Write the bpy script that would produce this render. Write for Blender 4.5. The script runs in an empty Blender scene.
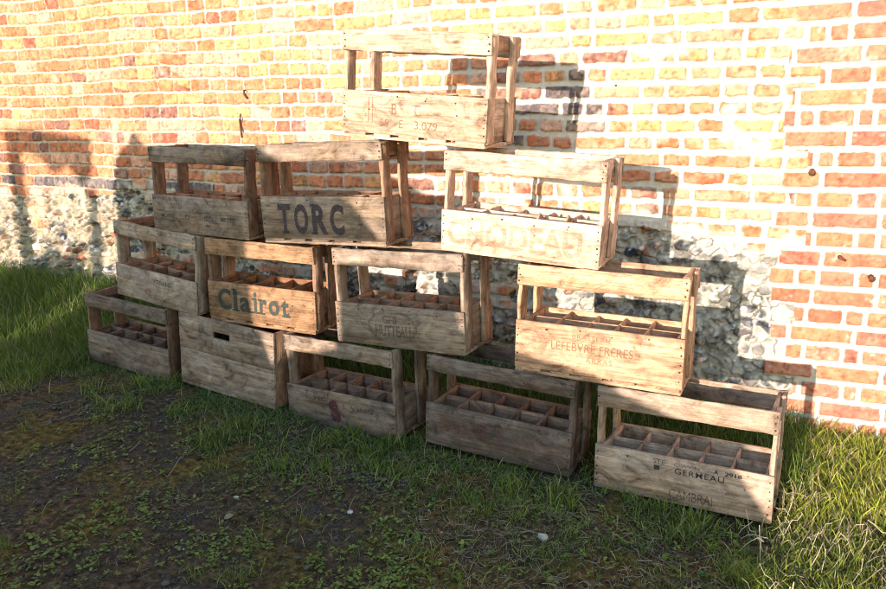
import bpy, math, random
import numpy as np
from mathutils import Matrix, Vector

random.seed(7); RNG = np.random.default_rng(11)
scene = bpy.context.scene
C = scene.collection

# camera solved from the photograph: focal/1000 px (886 wide), pitch, roll, yaw, position (metres, brick face of the wall is y = 0)
CAM = [0.74912, 0.21614, -0.01577, 0.43884, 0.0, -2.80299, 1.07021]
SUN = [0.1474, -0.1211]
POSE = {
    'B1': (-2.5155, -0.5021, 0.0898, -0.0543, 0.0675, 0.0246, 0.49, 0.2059, 0.3088, 0.1405),
    'B2': (-1.9466, -0.5306, 0.0666, -0.0956, 0.059, -0.0044, 0.5023, 0.2301, 0.2976, 0.16),
    'B3': (-1.3984, -0.5738, 0.0331, -0.131, -0.0106, 0.0297, 0.4943, 0.2093, 0.322, 0.1326),
    'B4': (-0.8081, -0.6014, 0.0332, -0.0519, 0.0448, 0.0209, 0.505, 0.2061, 0.3125, 0.1466),
    'B5': (-0.2297, -0.6173, 0.0, -0.0725, -0.0012, -0.0527, 0.4977, 0.2286, 0.3179, 0.1364),
    'M1': (-2.3262, -0.4902, 0.3902, -0.1206, 0.0826, 0.0102, 0.4956, 0.2066, 0.3198, 0.1361),
    'M2': (-1.7803, -0.5411, 0.3575, 0.0212, 0.0288, 0.0255, 0.4854, 0.166, 0.3229, 0.16),
    'M3': (-1.1593, -0.572, 0.3572, -0.0686, -0.0219, 0.0155, 0.5042, 0.2099, 0.3312, 0.1438),
    'M4': (-0.4959, -0.5929, 0.328, -0.0155, 0.0221, -0.023, 0.5003, 0.2213, 0.3364, 0.1645),
    'T1': (-2.0541, -0.5052, 0.6921, -0.0703, 0.03, 0.0243, 0.4983, 0.1955, 0.3297, 0.1445),
    'T2': (-1.4815, -0.5284, 0.6878, -0.0231, -0.0174, 0.0347, 0.5158, 0.1915, 0.3472, 0.1675),
    'T3': (-0.7525, -0.5651, 0.6839, -0.0001, 0.069, 0.0269, 0.5056, 0.2223, 0.3146, 0.1311),
    'U1': (-1.1078, -0.5412, 1.0398, -0.0258, 0.0899, 0.0495, 0.5132, 0.2355, 0.3326, 0.1484),
}


# ------------------------------------------------------------------ helpers
def tag(o, label=None, cat=None, group=None, kind=None):
    if label: o['label'] = label
    if cat: o['category'] = cat
    if group: o['group'] = group
    if kind: o['kind'] = kind
    return o

def empty(name, loc=(0, 0, 0)):
    o = bpy.data.objects.new(name, None); C.objects.link(o); o.location = loc
    o.empty_display_size = .05
    return o

def mesh_from(name, V, F, mats, parent=None, attrs=None, midx=None, smooth=False):
    """V (n,3); F: (m,4) array, or list of arrays with 3/4 columns."""
    me = bpy.data.meshes.new(name)
    V = np.asarray(V, dtype=np.float32)
    Fs = F if isinstance(F, list) else [F]
    Fs = [np.asarray(f, dtype=np.int32) for f in Fs if len(f)]
    loops = np.concatenate([f.ravel() for f in Fs])
    tot = np.concatenate([np.full(len(f), f.shape[1], dtype=np.int32) for f in Fs])
    st = np.concatenate([[0], np.cumsum(tot)[:-1]]).astype(np.int32)
    me.vertices.add(len(V)); me.vertices.foreach_set('co', V.ravel())
    me.loops.add(len(loops)); me.loops.foreach_set('vertex_index', loops)
    me.polygons.add(len(tot)); me.polygons.foreach_set('loop_start', st); me.polygons.foreach_set('loop_total', tot)
    if midx is not None: me.polygons.foreach_set('material_index', np.asarray(midx, dtype=np.int32))
    if smooth: me.polygons.foreach_set('use_smooth', np.ones(len(tot), dtype=bool))
    for k, (typ, arr) in (attrs or {}).items():
        a = me.attributes.new(k, typ, 'POINT')
        arr = np.asarray(arr, dtype=np.float32)
        a.data.foreach_set('color' if typ == 'FLOAT_COLOR' else 'vector' if typ == 'FLOAT_VECTOR' else 'value', arr.ravel())
    me.update(calc_edges=True); me.validate()
    for m in (mats if isinstance(mats, (list, tuple)) else [mats]): me.materials.append(m)
    o = bpy.data.objects.new(name, me); C.objects.link(o)
    if parent is not None: o.parent = parent
    return o

def _h(ix, iy, s):
    h = (ix.astype(np.int64) * 374761393 + iy.astype(np.int64) * 668265263 + s * 974711) & 0xffffffff
    h = ((h ^ (h >> 13)) * 1274126177) & 0xffffffff
    return ((h ^ (h >> 16)) & 0xffff) / 65535.0

def vnoise(x, y, s=0):
    ix = np.floor(x); iy = np.floor(y); fx = x - ix; fy = y - iy
    fx = fx * fx * (3 - 2 * fx); fy = fy * fy * (3 - 2 * fy)
    a = _h(ix, iy, s); b = _h(ix + 1, iy, s); c = _h(ix, iy + 1, s); d = _h(ix + 1, iy + 1, s)
    return (a + (b - a) * fx) * (1 - fy) + (c + (d - c) * fx) * fy

def fbm(x, y, f, octv=3, s=0):
    x = np.asarray(x, float); y = np.asarray(y, float)
    r = 0; a = 1; t = 0
    for i in range(octv):
        r = r + a * vnoise(x * f, y * f, s + i * 17); t += a; a *= .5; f *= 2.03
    return r / t * 2 - 1

def sstep(a, b, x):
    t = np.clip((x - a) / (b - a), 0, 1); return t * t * (3 - 2 * t)

# ------------------------------------------------------------------ materials
def new_mat(name):
    m = bpy.data.materials.new(name); m.use_nodes = True
    nt = m.node_tree; nt.nodes.clear()
    out = nt.nodes.new('ShaderNodeOutputMaterial'); b = nt.nodes.new('ShaderNodeBsdfPrincipled')
    nt.links.new(b.outputs[0], out.inputs[0]); b.inputs['Roughness'].default_value = .85
    b.inputs['Specular IOR Level'].default_value = .25
    return m, nt, b

def N(nt, typ, **kw):
    n = nt.nodes.new(typ)
    for k, v in kw.items():
        if k.startswith('i_'):
            key = k[2:].replace('_', ' '); n.inputs[int(key) if key.isdigit() else key].default_value = v
        else: setattr(n, k, v)
    return n

def ramp(nt, fac, stops):
    r = nt.nodes.new('ShaderNodeValToRGB'); e = r.color_ramp.elements
    while len(e) < len(stops): e.new(.5)
    for el, (p, c) in zip(e, stops): el.position = p; el.color = (*c, 1) if len(c) == 3 else c
    nt.links.new(fac, r.inputs[0]); return r.outputs[0]

def mixc(nt, fac, a, b, mode='MIX'):
    m = nt.nodes.new('ShaderNodeMix'); m.data_type = 'RGBA'; m.blend_type = mode
    for v, s in ((fac, 0), (a, 6), (b, 7)):
        if isinstance(v, (int, float)): m.inputs[s].default_value = v
        elif isinstance(v, tuple): m.inputs[s].default_value = (*v, 1)
        else: nt.links.new(v, m.inputs[s])
    return m.outputs[2]

def wood_coords(nt, scale):
    a = N(nt, 'ShaderNodeAttribute', attribute_name='gc')
    mp = N(nt, 'ShaderNodeMapping'); mp.inputs['Scale'].default_value = scale
    nt.links.new(a.outputs['Vector'], mp.inputs['Vector']); return mp.outputs[0]

def noise(nt, vec, scale, detail=4, rough=.6, dist=0):
    n = N(nt, 'ShaderNodeTexNoise'); n.inputs['Scale'].default_value = scale
    n.inputs['Detail'].default_value = detail; n.inputs['Roughness'].default_value = rough
    n.inputs['Distortion'].default_value = dist
    nt.links.new(vec, n.inputs['Vector']); return n.outputs['Fac']

def wood(name, lo, hi, grey=.35, dirt=.5):
    """weathered softwood: lo/hi = dark and light grain colours, grey = how far it has silvered, dirt = stains"""
    m, nt, b = new_mat(name)
    c1 = wood_coords(nt, (3.5, 55, 55)); c2 = wood_coords(nt, (8, 190, 190)); c3 = wood_coords(nt, (7, 14, 14)); c4 = wood_coords(nt, (1, 1, 1))
    g1 = noise(nt, c1, 1, 5, .62, .5); g2 = noise(nt, c2, 1, 3, .6, .2)
    col = ramp(nt, g1, [(.30, lo), (.5, tuple((a + c) / 2 for a, c in zip(lo, hi))), (.70, hi)])
    col = mixc(nt, .7, col, ramp(nt, g2, [(.3, (.42, .40, .37)), (.52, (1, 1, 1)), (.75, (1.22, 1.2, 1.16))]), 'MULTIPLY')
    bl = noise(nt, c3, 1, 5, .65)
    gm = nt.nodes.new('ShaderNodeMapRange'); nt.links.new(bl, gm.inputs[0]); gm.inputs[1].default_value = .42; gm.inputs[2].default_value = .60
    gm.inputs[4].default_value = grey
    av = sum(hi) / 3
    col = mixc(nt, gm.outputs[0], col, (av * .86, av * .77, av * .66))
    st = noise(nt, wood_coords(nt, (5, 22, 22)), 1, 6, .7, .8)
    dm = nt.nodes.new('ShaderNodeMapRange'); nt.links.new(st, dm.inputs[0]); dm.inputs[1].default_value = .50; dm.inputs[2].default_value = .66; dm.inputs[4].default_value = dirt
    col = mixc(nt, dm.outputs[0], col, (lo[0] * .38, lo[1] * .36, lo[2] * .36))
    # pale scuffs and tiny specks
    sp = noise(nt, c4, 55, 3, .7); sm = nt.nodes.new('ShaderNodeMapRange'); nt.links.new(sp, sm.inputs[0]); sm.inputs[1].default_value = .66; sm.inputs[2].default_value = .78; sm.inputs[4].default_value = .5
    col = mixc(nt, sm.outputs[0], col, (min(hi[0] * 1.35, .75), min(hi[1] * 1.4, .7), min(hi[2] * 1.5, .66)))
    # dark specks, old nail holes and mildew
    dk = noise(nt, c4, 95, 4, .75); dkm = nt.nodes.new('ShaderNodeMapRange'); nt.links.new(dk, dkm.inputs[0]); dkm.inputs[1].default_value = .62; dkm.inputs[2].default_value = .70; dkm.inputs[4].default_value = .7
    col = mixc(nt, dkm.outputs[0], col, (lo[0] * .3, lo[1] * .28, lo[2] * .27))
    # knots
    v = N(nt, 'ShaderNodeTexVoronoi'); v.inputs['Scale'].default_value = 1; nt.links.new(wood_coords(nt, (7, 17, 17)), v.inputs['Vector'])
    km = nt.nodes.new('ShaderNodeMapRange'); nt.links.new(v.outputs['Distance'], km.inputs[0]); km.inputs[1].default_value = .13; km.inputs[2].default_value = .05; km.inputs[4].default_value = .75
    col = mixc(nt, km.outputs[0], col, (lo[0] * .42, lo[1] * .30, lo[2] * .26))
    # broad water marks and a tone of its own for every board
    wm = noise(nt, wood_coords(nt, (11, 16, 16)), 1, 6, .72, 1.2)
    col = mixc(nt, 1.0, col, ramp(nt, wm, [(.32, (.34, .31, .29)), (.44, (.80, .77, .75)), (.55, (1.06, 1.06, 1.06)), (.70, (1.42, 1.41, 1.40))]), 'MULTIPLY')
    bt = noise(nt, wood_coords(nt, (.45, .45, .45)), 1, 1, .5)
    col = mixc(nt, 1.0, col, ramp(nt, bt, [(.25, (.74, .72, .70)), (.5, (1, 1, 1)), (.75, (1.16, 1.13, 1.08))]), 'MULTIPLY')
    col = mixc(nt, 1.0, col, (1.04, .945, .97), 'MULTIPLY')
    nt.links.new(col, b.inputs['Base Color'])
    bp = N(nt, 'ShaderNodeBump'); bp.inputs['Strength'].default_value = .8; bp.inputs['Distance'].default_value = .0016
    ad = N(nt, 'ShaderNodeMath', operation='ADD'); nt.links.new(g1, ad.inputs[0]); nt.links.new(g2, ad.inputs[1])
    nt.links.new(ad.outputs[0], bp.inputs['Height']); nt.links.new(bp.outputs[0], b.inputs['Normal'])
    b.inputs['Roughness'].default_value = .82
    return m

def ink(name, colr, wear=.5, opacity=.8, scale=260):
    m, nt, b = new_mat(name)
    tc = N(nt, 'ShaderNodeTexCoord')
    mp = N(nt, 'ShaderNodeMapping'); mp.inputs['Scale'].default_value = (1, 2.2, 1); nt.links.new(tc.outputs['Object'], mp.inputs[0])
    n1 = noise(nt, mp.outputs[0], scale, 5, .7); 
    mr = nt.nodes.new('ShaderNodeMapRange'); nt.links.new(n1, mr.inputs[0])
    mr.inputs[1].default_value = wear - .16; mr.inputs[2].default_value = wear + .10; mr.inputs[3].default_value = 0; mr.inputs[4].default_value = opacity
    b.inputs['Base Color'].default_value = (*colr, 1)
    nt.links.new(mr.outputs[0], b.inputs['Alpha']); b.inputs['Roughness'].default_value = .9
    return m

def attr_mat(name, bump=(220, .35, .002), rough=.9, mottle=.35, transl=0):
    m, nt, b = new_mat(name)
    a = N(nt, 'ShaderNodeAttribute', attribute_name='Col')
    tc = N(nt, 'ShaderNodeTexCoord'); n1 = noise(nt, tc.outputs['Object'], bump[0], 5, .7)
    col = mixc(nt, mottle, a.outputs['Color'], ramp(nt, n1, [(.25, (.45, .42, .4)), (.5, (1, 1, 1)), (.75, (1.35, 1.3, 1.25))]), 'MULTIPLY') if mottle else a.outputs['Color']
    nt.links.new(col, b.inputs['Base Color']); b.inputs['Roughness'].default_value = rough
    if bump[1]:
        bp = N(nt, 'ShaderNodeBump'); bp.inputs['Strength'].default_value = bump[1]; bp.inputs['Distance'].default_value = bump[2]
        nt.links.new(n1, bp.inputs['Height']); nt.links.new(bp.outputs[0], b.inputs['Normal'])
    if transl:
        t = N(nt, 'ShaderNodeBsdfTranslucent'); nt.links.new(col, t.inputs[0])
        ms = N(nt, 'ShaderNodeMixShader'); ms.inputs[0].default_value = transl
        out = [n for n in nt.nodes if n.type == 'OUTPUT_MATERIAL'][0]
        nt.links.new(b.outputs[0], ms.inputs[1]); nt.links.new(t.outputs[0], ms.inputs[2]); nt.links.new(ms.outputs[0], out.inputs[0])
    return m

M_WALL = attr_mat('old_masonry', (260, .5, .0022), .92, .38)
M_GRASS = attr_mat('grass_blades', (60, 0, 0), .55, 0, .35)
M_LEAF = attr_mat('weed_leaves', (60, 0, 0), .5, 0, .25)
M_STRAW = attr_mat('dry_straw', (300, .2, .001), .8, .2)
M_PEBBLE = attr_mat('pebbles', (300, .4, .001), .8, .4)
m, nt, b = new_mat('rusty_iron'); M_RUST = m
tc = N(nt, 'ShaderNodeTexCoord'); nt.links.new(ramp(nt, noise(nt, tc.outputs['Object'], 180, 4, .6), [(.35, (.05, .022, .014)), (.65, (.17, .065, .03))]), b.inputs['Base Color'])
m, nt, b = new_mat('nail_rust'); M_NAIL = m; b.inputs['Base Color'].default_value = (.035, .02, .014, 1)
m, nt, b = new_mat('galvanised_wire'); M_WIRE = m; b.inputs['Base Color'].default_value = (.12, .11, .1, 1); b.inputs['Roughness'].default_value = .5; b.inputs['Metallic'].default_value = .6

# ------------------------------------------------------------------ the wall (brick over flint, brick quoin to the right)
def build_wall():
    x0, x1, z0, z1, s = -5.4, 1.7, -.12, 2.3, .0040
    xs = np.arange(x0, x1 + s, s); zs = np.arange(z0, z1 + s, s)
    X, Z = np.meshgrid(xs, zs, indexing='ij')
    nw1 = fbm(X, Z, 3.0, 2, 3); nw2 = fbm(X, Z, 28, 2, 5); nw3 = fbm(X + 9, Z, 60, 2, 8); nr = fbm(X, Z, 120, 2, 9); nr2 = fbm(X, Z, 45, 3, 10)
    # --- field bricks
    Xb = X + .005 * nw2 + .0035 * nw3; Zb = Z + .018 * (X + 2) + .010 * nw1 * sstep(-.2, -1.2, X) + .0042 * fbm(X + 4, Z + 7, 24, 2, 12) + .0026 * nw3
    def bond(Xb, Zb, ch, kind, seed, joint):
        k = np.floor(Zb / ch).astype(int); v = Zb - k * ch
        D = np.zeros_like(X); ID = np.zeros(X.shape, dtype=np.int64); LEN = np.zeros_like(X)
        r = random.Random(seed)
        for kk in range(k.min(), k.max() + 1):
            e = [-6.0 - r.random() * .2]; i = 0; last = r.random() < .5
            while e[-1] < 2.2:
                if kind == 'field':
                    last = (r.random() < (.10 if last else .20)) if kk % 5 else (r.random() < .5)
                    w = r.uniform(.150, .205) if last else r.uniform(.074, .116)
                elif kind == 'quoin':
                    w = r.uniform(.192, .21) if kk % 2 else (r.uniform(.115, .135) if i % 2 else r.uniform(.05, .07))
                e.append(e[-1] + w); i += 1
            e = np.array(e); msk = k == kk
            if not msk.any(): continue
            xx = Xb[msk]; j = np.searchsorted(e, xx) - 1
            jj = joint[msk] * .5 if isinstance(joint, np.ndarray) else joint * .5
            du = np.minimum(xx - e[j], e[j + 1] - xx) - jj * .8
            vv = v[msk]; dv = np.minimum(vv, ch - vv) - jj
            # rounded corners
            q = .007
            a = np.maximum(q - du, 0); c = np.maximum(q - dv, 0)
            D[msk] = np.where((a > 0) & (c > 0), q - np.hypot(a, c), np.minimum(du, dv))
            ID[msk] = (kk + 300) * 1000 + j; LEN[msk] = e[j + 1] - e[j]
        return D, ID, LEN
    jw = .0088 + .0100 * sstep(-2.4, -.6, X) + .0025 * fbm(X, Z, 5, 2, 77)
    Df, If, Lf = bond(Xb, Zb, .0595, 'field', 5, jw)
    Dq, Iq, Lq = bond(X + .0018 * nw2 + .0012 * nw3, Z + .0018 * nw2, .0660, 'quoin', 9, .0165 + .001 * nw1)
    kq = np.floor(Z / .066).astype(int)
    tooth = np.array([-.052, -.040, .045, -.046, .004, -.03, .03, -.05])[(kq * 5) % 8]
    quoin = X > tooth + .004 * nw2
    D = np.where(quoin, Dq, Df); ID = np.where(quoin, Iq + 5000000, If)
    def rnd(s): return _h(ID, ID // 1000, s)
    r1, r2, r3, r4 = rnd(1), rnd(2), rnd(3), rnd(4)
    # missing / half buried field bricks
    # --- flint area
    zf = np.interp(X, [-5.4, -3.4, -3.0, -2.6, -2.0, -1.5, -1.06, -.8, -.33, -.16, -.06, 0], [.74, .76, .79, .70, .66, .68, .72, .70, .68, .66, .62, .60]) + .05 * fbm(X, Z, 6, 2, 21) + .012 * nr2
    flint = (Z < zf) & ~quoin & ~((fbm(X, Z * 1.6, 4.5, 2, 22) > .20) & (Z > zf - .34) & (_h(ID, ID // 1000, 23) < .75))
    # voronoi stones
    cs = .050
    gx = X / cs + .55 * fbm(X, Z, 9, 2, 31) + .28 * fbm(X, Z, 34, 3, 33); gz = Z / (cs * .74) + .55 * fbm(X, Z, 9, 2, 32) + .28 * fbm(X, Z, 34, 3, 34)
    ix = np.floor(gx); iz = np.floor(gz); d1 = np.full(X.shape, 9.); d2 = np.full(X.shape, 9.); sid = np.zeros(X.shape, dtype=np.int64)
    for a in (-1, 0, 1):
        for c in (-1, 0, 1):
            cx = ix + a; cz = iz + c
            px = cx + _h(cx, cz, 41); pz = cz + _h(cx, cz, 42)
            dd = np.hypot(gx - px, gz - pz); i_ = (cx + 900).astype(np.int64) * 4001 + (cz + 900).astype(np.int64)
            n1 = dd < d1
            d2 = np.where(n1, d1, np.minimum(d2, dd)); sid = np.where(n1, i_, sid); d1 = np.where(n1, dd, d1)
    del gx, gz
    edge = (d2 - d1) * cs * .5
    q1 = _h(sid, sid // 4001, 51); q2 = _h(sid, sid // 4001, 52); q3 = _h(sid, sid // 4001, 53)
    thr = .0015 + .009 * q3
    stone = sstep(thr - .003, thr + .005, edge + .003 * nr2)
    stone = np.where(q2 < .12, 0, stone)
    hfl = stone * (.008 + .020 * q1) + .004 * nr2 + .0020 * nr + stone * .010 * fbm(X, Z, 35, 2, 61) - .007 * sstep(.05, .22, np.abs(fbm(X, Z, 30, 3, 62))) + .006 * np.round(2.5 * fbm(X, Z, 26, 2, 63)) / 2.5
    # --- heights
    br = sstep(-.0012, .0042, D + .0030 * nr2)
    chip = sstep(.30, .62, fbm(X + 3, Z, 20, 3, 71)) * (r3 < .55)
    hb = br * (.0125 + .007 * (r1 - .5)) + .0012 * nr2 + .0016 * nr - br * chip * .004 - br * .0022 * sstep(.30, .5, fbm(X, Z, 75, 2, 103)) + br * .003 * fbm(X, Z, 16, 2, 72)
    hb = np.where(quoin, hb * .7 + .004, hb)
    H = np.where(flint, hfl - .002, hb)
    # gentle bulge of the old face
    H = H + .012 * fbm(X, Z, 1.1, 2, 81) * sstep(.0, -.8, X)
    # --- colours
    pal = np.array([[.47, .145, .065], [.54, .20, .095], [.43, .12, .055], [.56, .27, .17], [.33, .085, .050], [.50, .28, .20], [.22, .09, .07], [.11, .085, .09], [.58, .27, .12], [.48, .17, .085]])
    # redder and darker low down and to the left, yellower on the upper middle
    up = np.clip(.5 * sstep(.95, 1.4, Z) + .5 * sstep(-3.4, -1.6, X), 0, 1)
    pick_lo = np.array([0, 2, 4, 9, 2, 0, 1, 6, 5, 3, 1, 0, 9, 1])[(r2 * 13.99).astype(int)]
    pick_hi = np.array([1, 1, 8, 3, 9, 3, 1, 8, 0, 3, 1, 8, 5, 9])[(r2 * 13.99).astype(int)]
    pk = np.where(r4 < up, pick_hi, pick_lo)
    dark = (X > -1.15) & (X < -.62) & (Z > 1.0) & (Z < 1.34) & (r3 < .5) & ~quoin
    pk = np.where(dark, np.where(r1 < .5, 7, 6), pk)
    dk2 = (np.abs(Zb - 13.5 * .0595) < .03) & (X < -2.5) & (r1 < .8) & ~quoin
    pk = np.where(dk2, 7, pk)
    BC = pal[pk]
    qp = np.array([[.45, .15, .09], [.49, .175, .105], [.42, .135, .08], [.47, .19, .125], [.39, .13, .09], [.50, .185, .10]])[(r2 * 5.99).astype(int)]
    BC = np.where(quoin[..., None], qp, BC)
    BC = BC * (1 + np.array([.10, .16, .22]) * fbm(X, Z, 2.2, 3, 107)[..., None])
    BC = BC * (.86 + .28 * r3)[..., None] * (1 + .38 * nr2 + .22 * nr)[..., None]
    soot = sstep(.35, .7, fbm(X, Z + 5, 26, 3, 91)) * (r1 > .55) * ~quoin
    BC = BC * (1 - .45 * soot)[..., None]
    haze = np.clip((.08 + .24 * sstep(-2.2, -.5, X) + .35 * (r4 - .5)) * ~quoin, 0, .7) * sstep(-.35, .35, fbm(X, Z, 42, 3, 101)) + .16 * sstep(.1, .5, fbm(X, Z, 60, 2, 102))
    BC = BC * (1 - haze)[..., None] + np.array([.52, .38, .27]) * haze[..., None]
    pit = sstep(.30, .5, fbm(X, Z, 75, 2, 103))
    BC = BC * (1 - .35 * pit)[..., None]
    MC = np.array([.53, .495, .435]) * (1 + .14 * nr2 + .10 * nr + .08 * nw1)[..., None]
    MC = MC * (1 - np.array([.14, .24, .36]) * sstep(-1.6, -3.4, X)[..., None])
    dm = sstep(.1, .6, fbm(X, Z, 4, 3, 92)) * (~quoin)
    MC = MC * (1 - .18 * dm)[..., None]
    lime = sstep(.18, .55, fbm(X, Z, 9, 4, 93) + .75 * sstep(.13, .0, Z - zf) - .20) * (~quoin)
    limeq = sstep(.5, .8, fbm(X, Z, 30, 3, 94) + .25 * (r4 - .5)) * .6
    cov = np.where(quoin, limeq, np.clip(lime, 0, .93))
    bm = sstep(-.0005, .0022, D + .0028 * nr2) * (1 - cov)
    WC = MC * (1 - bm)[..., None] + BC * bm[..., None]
    fp = np.array([[.50, .47, .42], [.40, .36, .31], [.15, .15, .16], [.07, .075, .09], [.50, .47, .42], [.34, .27, .20], [.13, .11, .11], [.28, .27, .27], [.36, .15, .09]])[(q1 * 8.99).astype(int)]
    vein = sstep(-.05, .30, fbm(X, Z, 38, 4, 95))
    fp = fp * (.75 + .5 * q3)[..., None] * (1 - .55 * vein * (q2 > .35))[..., None] + (.42 * sstep(.12, .42, fbm(X, Z, 30, 4, 96)))[..., None]
    FC = MC * (.80 - .45 * sstep(.15, .5, fbm(X, Z, 24, 4, 98)))[..., None] * (1 - stone)[..., None] + fp * stone[..., None]
    crk = sstep(.075, .02, np.abs(fbm(X, Z, 17, 4, 104))) * (fbm(X, Z, 5, 2, 105) > -.15)
    FC = FC * (1 - .72 * crk)[..., None]
    FC = FC * (1 - .6 * sstep(.20, .42, fbm(X, Z, 20, 4, 106)))[..., None]
    sm = (.42 + .34 * sstep(-2.2, -3.0, X)) * sstep(-.1, .35, fbm(X, Z, 13, 4, 99) + .35 * fbm(X, Z, 3, 2, 100))
    FC = FC * (1 - sm)[..., None] + (MC * (.86 + .25 * nr2[..., None])) * sm[..., None]
    COL = np.where(flint[..., None], FC, WC)
    moss = sstep(.1, .5, fbm(X, Z, 12, 3, 97)) * sstep(.62, .40, Z) * (X < -2.4)
    COL = COL * (1 - .5 * moss)[..., None] + np.array([.10, .12, .04]) * (.5 * moss)[..., None]
    COL = np.clip(COL, .01, .8)
    nx, nz = X.shape
    Y = -H
    V = np.stack([X, Y, Z], -1).reshape(-1, 3)
    col = np.concatenate([COL.reshape(-1, 3), np.ones((nx * nz, 1))], 1)
    idx = np.arange(nx * nz).reshape(nx, nz)
    f = np.stack([idx[:-1, :-1], idx[1:, :-1], idx[1:, 1:], idx[:-1, 1:]], -1).reshape(-1, 4)
    # skirt back to a 0.34 m thick wall
    ring = np.concatenate([idx[:, 0], idx[-1, 1:], idx[-2::-1, -1], idx[0, -2:0:-1]])
    n0 = len(V); VR = V[ring].copy(); VR[:, 1] = .34
    V = np.concatenate([V, VR]); col = np.concatenate([col, col[ring]])
    r = np.arange(len(ring)); rn = (r + 1) % len(ring)
    sk = np.stack([ring[r], n0 + r, n0 + rn, ring[rn]], -1)
    cidx = [n0, n0 + nx - 1, n0 + nx - 1 + nz - 1, n0 + 2 * (nx - 1) + nz - 1]
    bk = np.array([[cidx[0], cidx[3], cidx[2], cidx[1]]])
    w = empty('brick_wall', (0, 0, 0))
    tag(w, 'old sunlit brick wall with pale mortar over a rough flint base, behind the crates', 'wall')
    mesh_from('masonry', V, [f, sk, bk], M_WALL, w, {'Col': ('FLOAT_COLOR', col)}, smooth=True)
    return w
wall = build_wall()

def tube(pts, rad, n=8):
    P = [Vector(p) for p in pts]; V = []; F = []
    for i, p in enumerate(P):
        t = (P[min(i + 1, len(P) - 1)] - P[max(i - 1, 0)]).normalized()
        a = t.cross(Vector((0, 0, 1))); a = a.normalized() if a.length > .1 else t.cross(Vector((0, 1, 0))).normalized()
        b_ = t.cross(a); r = rad[i] if isinstance(rad, (list, tuple)) else rad
        for k in range(n):
            an = 2 * math.pi * k / n; V.append(p + a * math.cos(an) * r + b_ * math.sin(an) * r)
    for i in range(len(P) - 1):
        for k in range(n): F.append((i * n + k, i * n + (k + 1) % n, (i + 1) * n + (k + 1) % n, (i + 1) * n + k))
    c0 = len(V); V += [P[0], P[-1]]
    T = [(c0, (k + 1) % n, k) for k in range(n)] + [(c0 + 1, (len(P) - 1) * n + k, (len(P) - 1) * n + (k + 1) % n) for k in range(n)]
    return np.array([tuple(v) for v in V]), np.array(F), np.array(T)

def iron(name, pts, rad, parent, mat=None, label=None):
    V, F, T = tube(pts, rad); o = mesh_from(name, V, [F, T], mat or M_RUST, parent, smooth=True)
    if label: o['label'] = label
    return o
iron('iron_hook', [(-2.275, -.004, 1.262), (-2.276, -.024, 1.256), (-2.270, -.030, 1.238), (-2.258, -.026, 1.222)], .0045, wall)
iron('iron_hook', [(-2.300, -.004, 1.165), (-2.306, -.020, 1.155), (-2.312, -.022, 1.13), (-2.313, -.018, 1.08), (-2.311, -.016, 1.05)], .0045, wall)
iron('iron_pin', [(.047, .0, .918), (.047, -.026, .914)], [.010, .0115], wall)
iron('iron_pin', [(.150, .0, .640), (.155, -.018, .634), (.170, -.030, .628)], [.008, .006, .004], wall)
iron('iron_pin', [(.250, .0, .575), (.250, -.02, .573), (.252, -.032, .571)], [.010, .008, .011], wall)
iron('iron_pin', [(-.613, .0, 1.219), (-.613, -.014, 1.217)], [.004, .003], wall)

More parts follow.
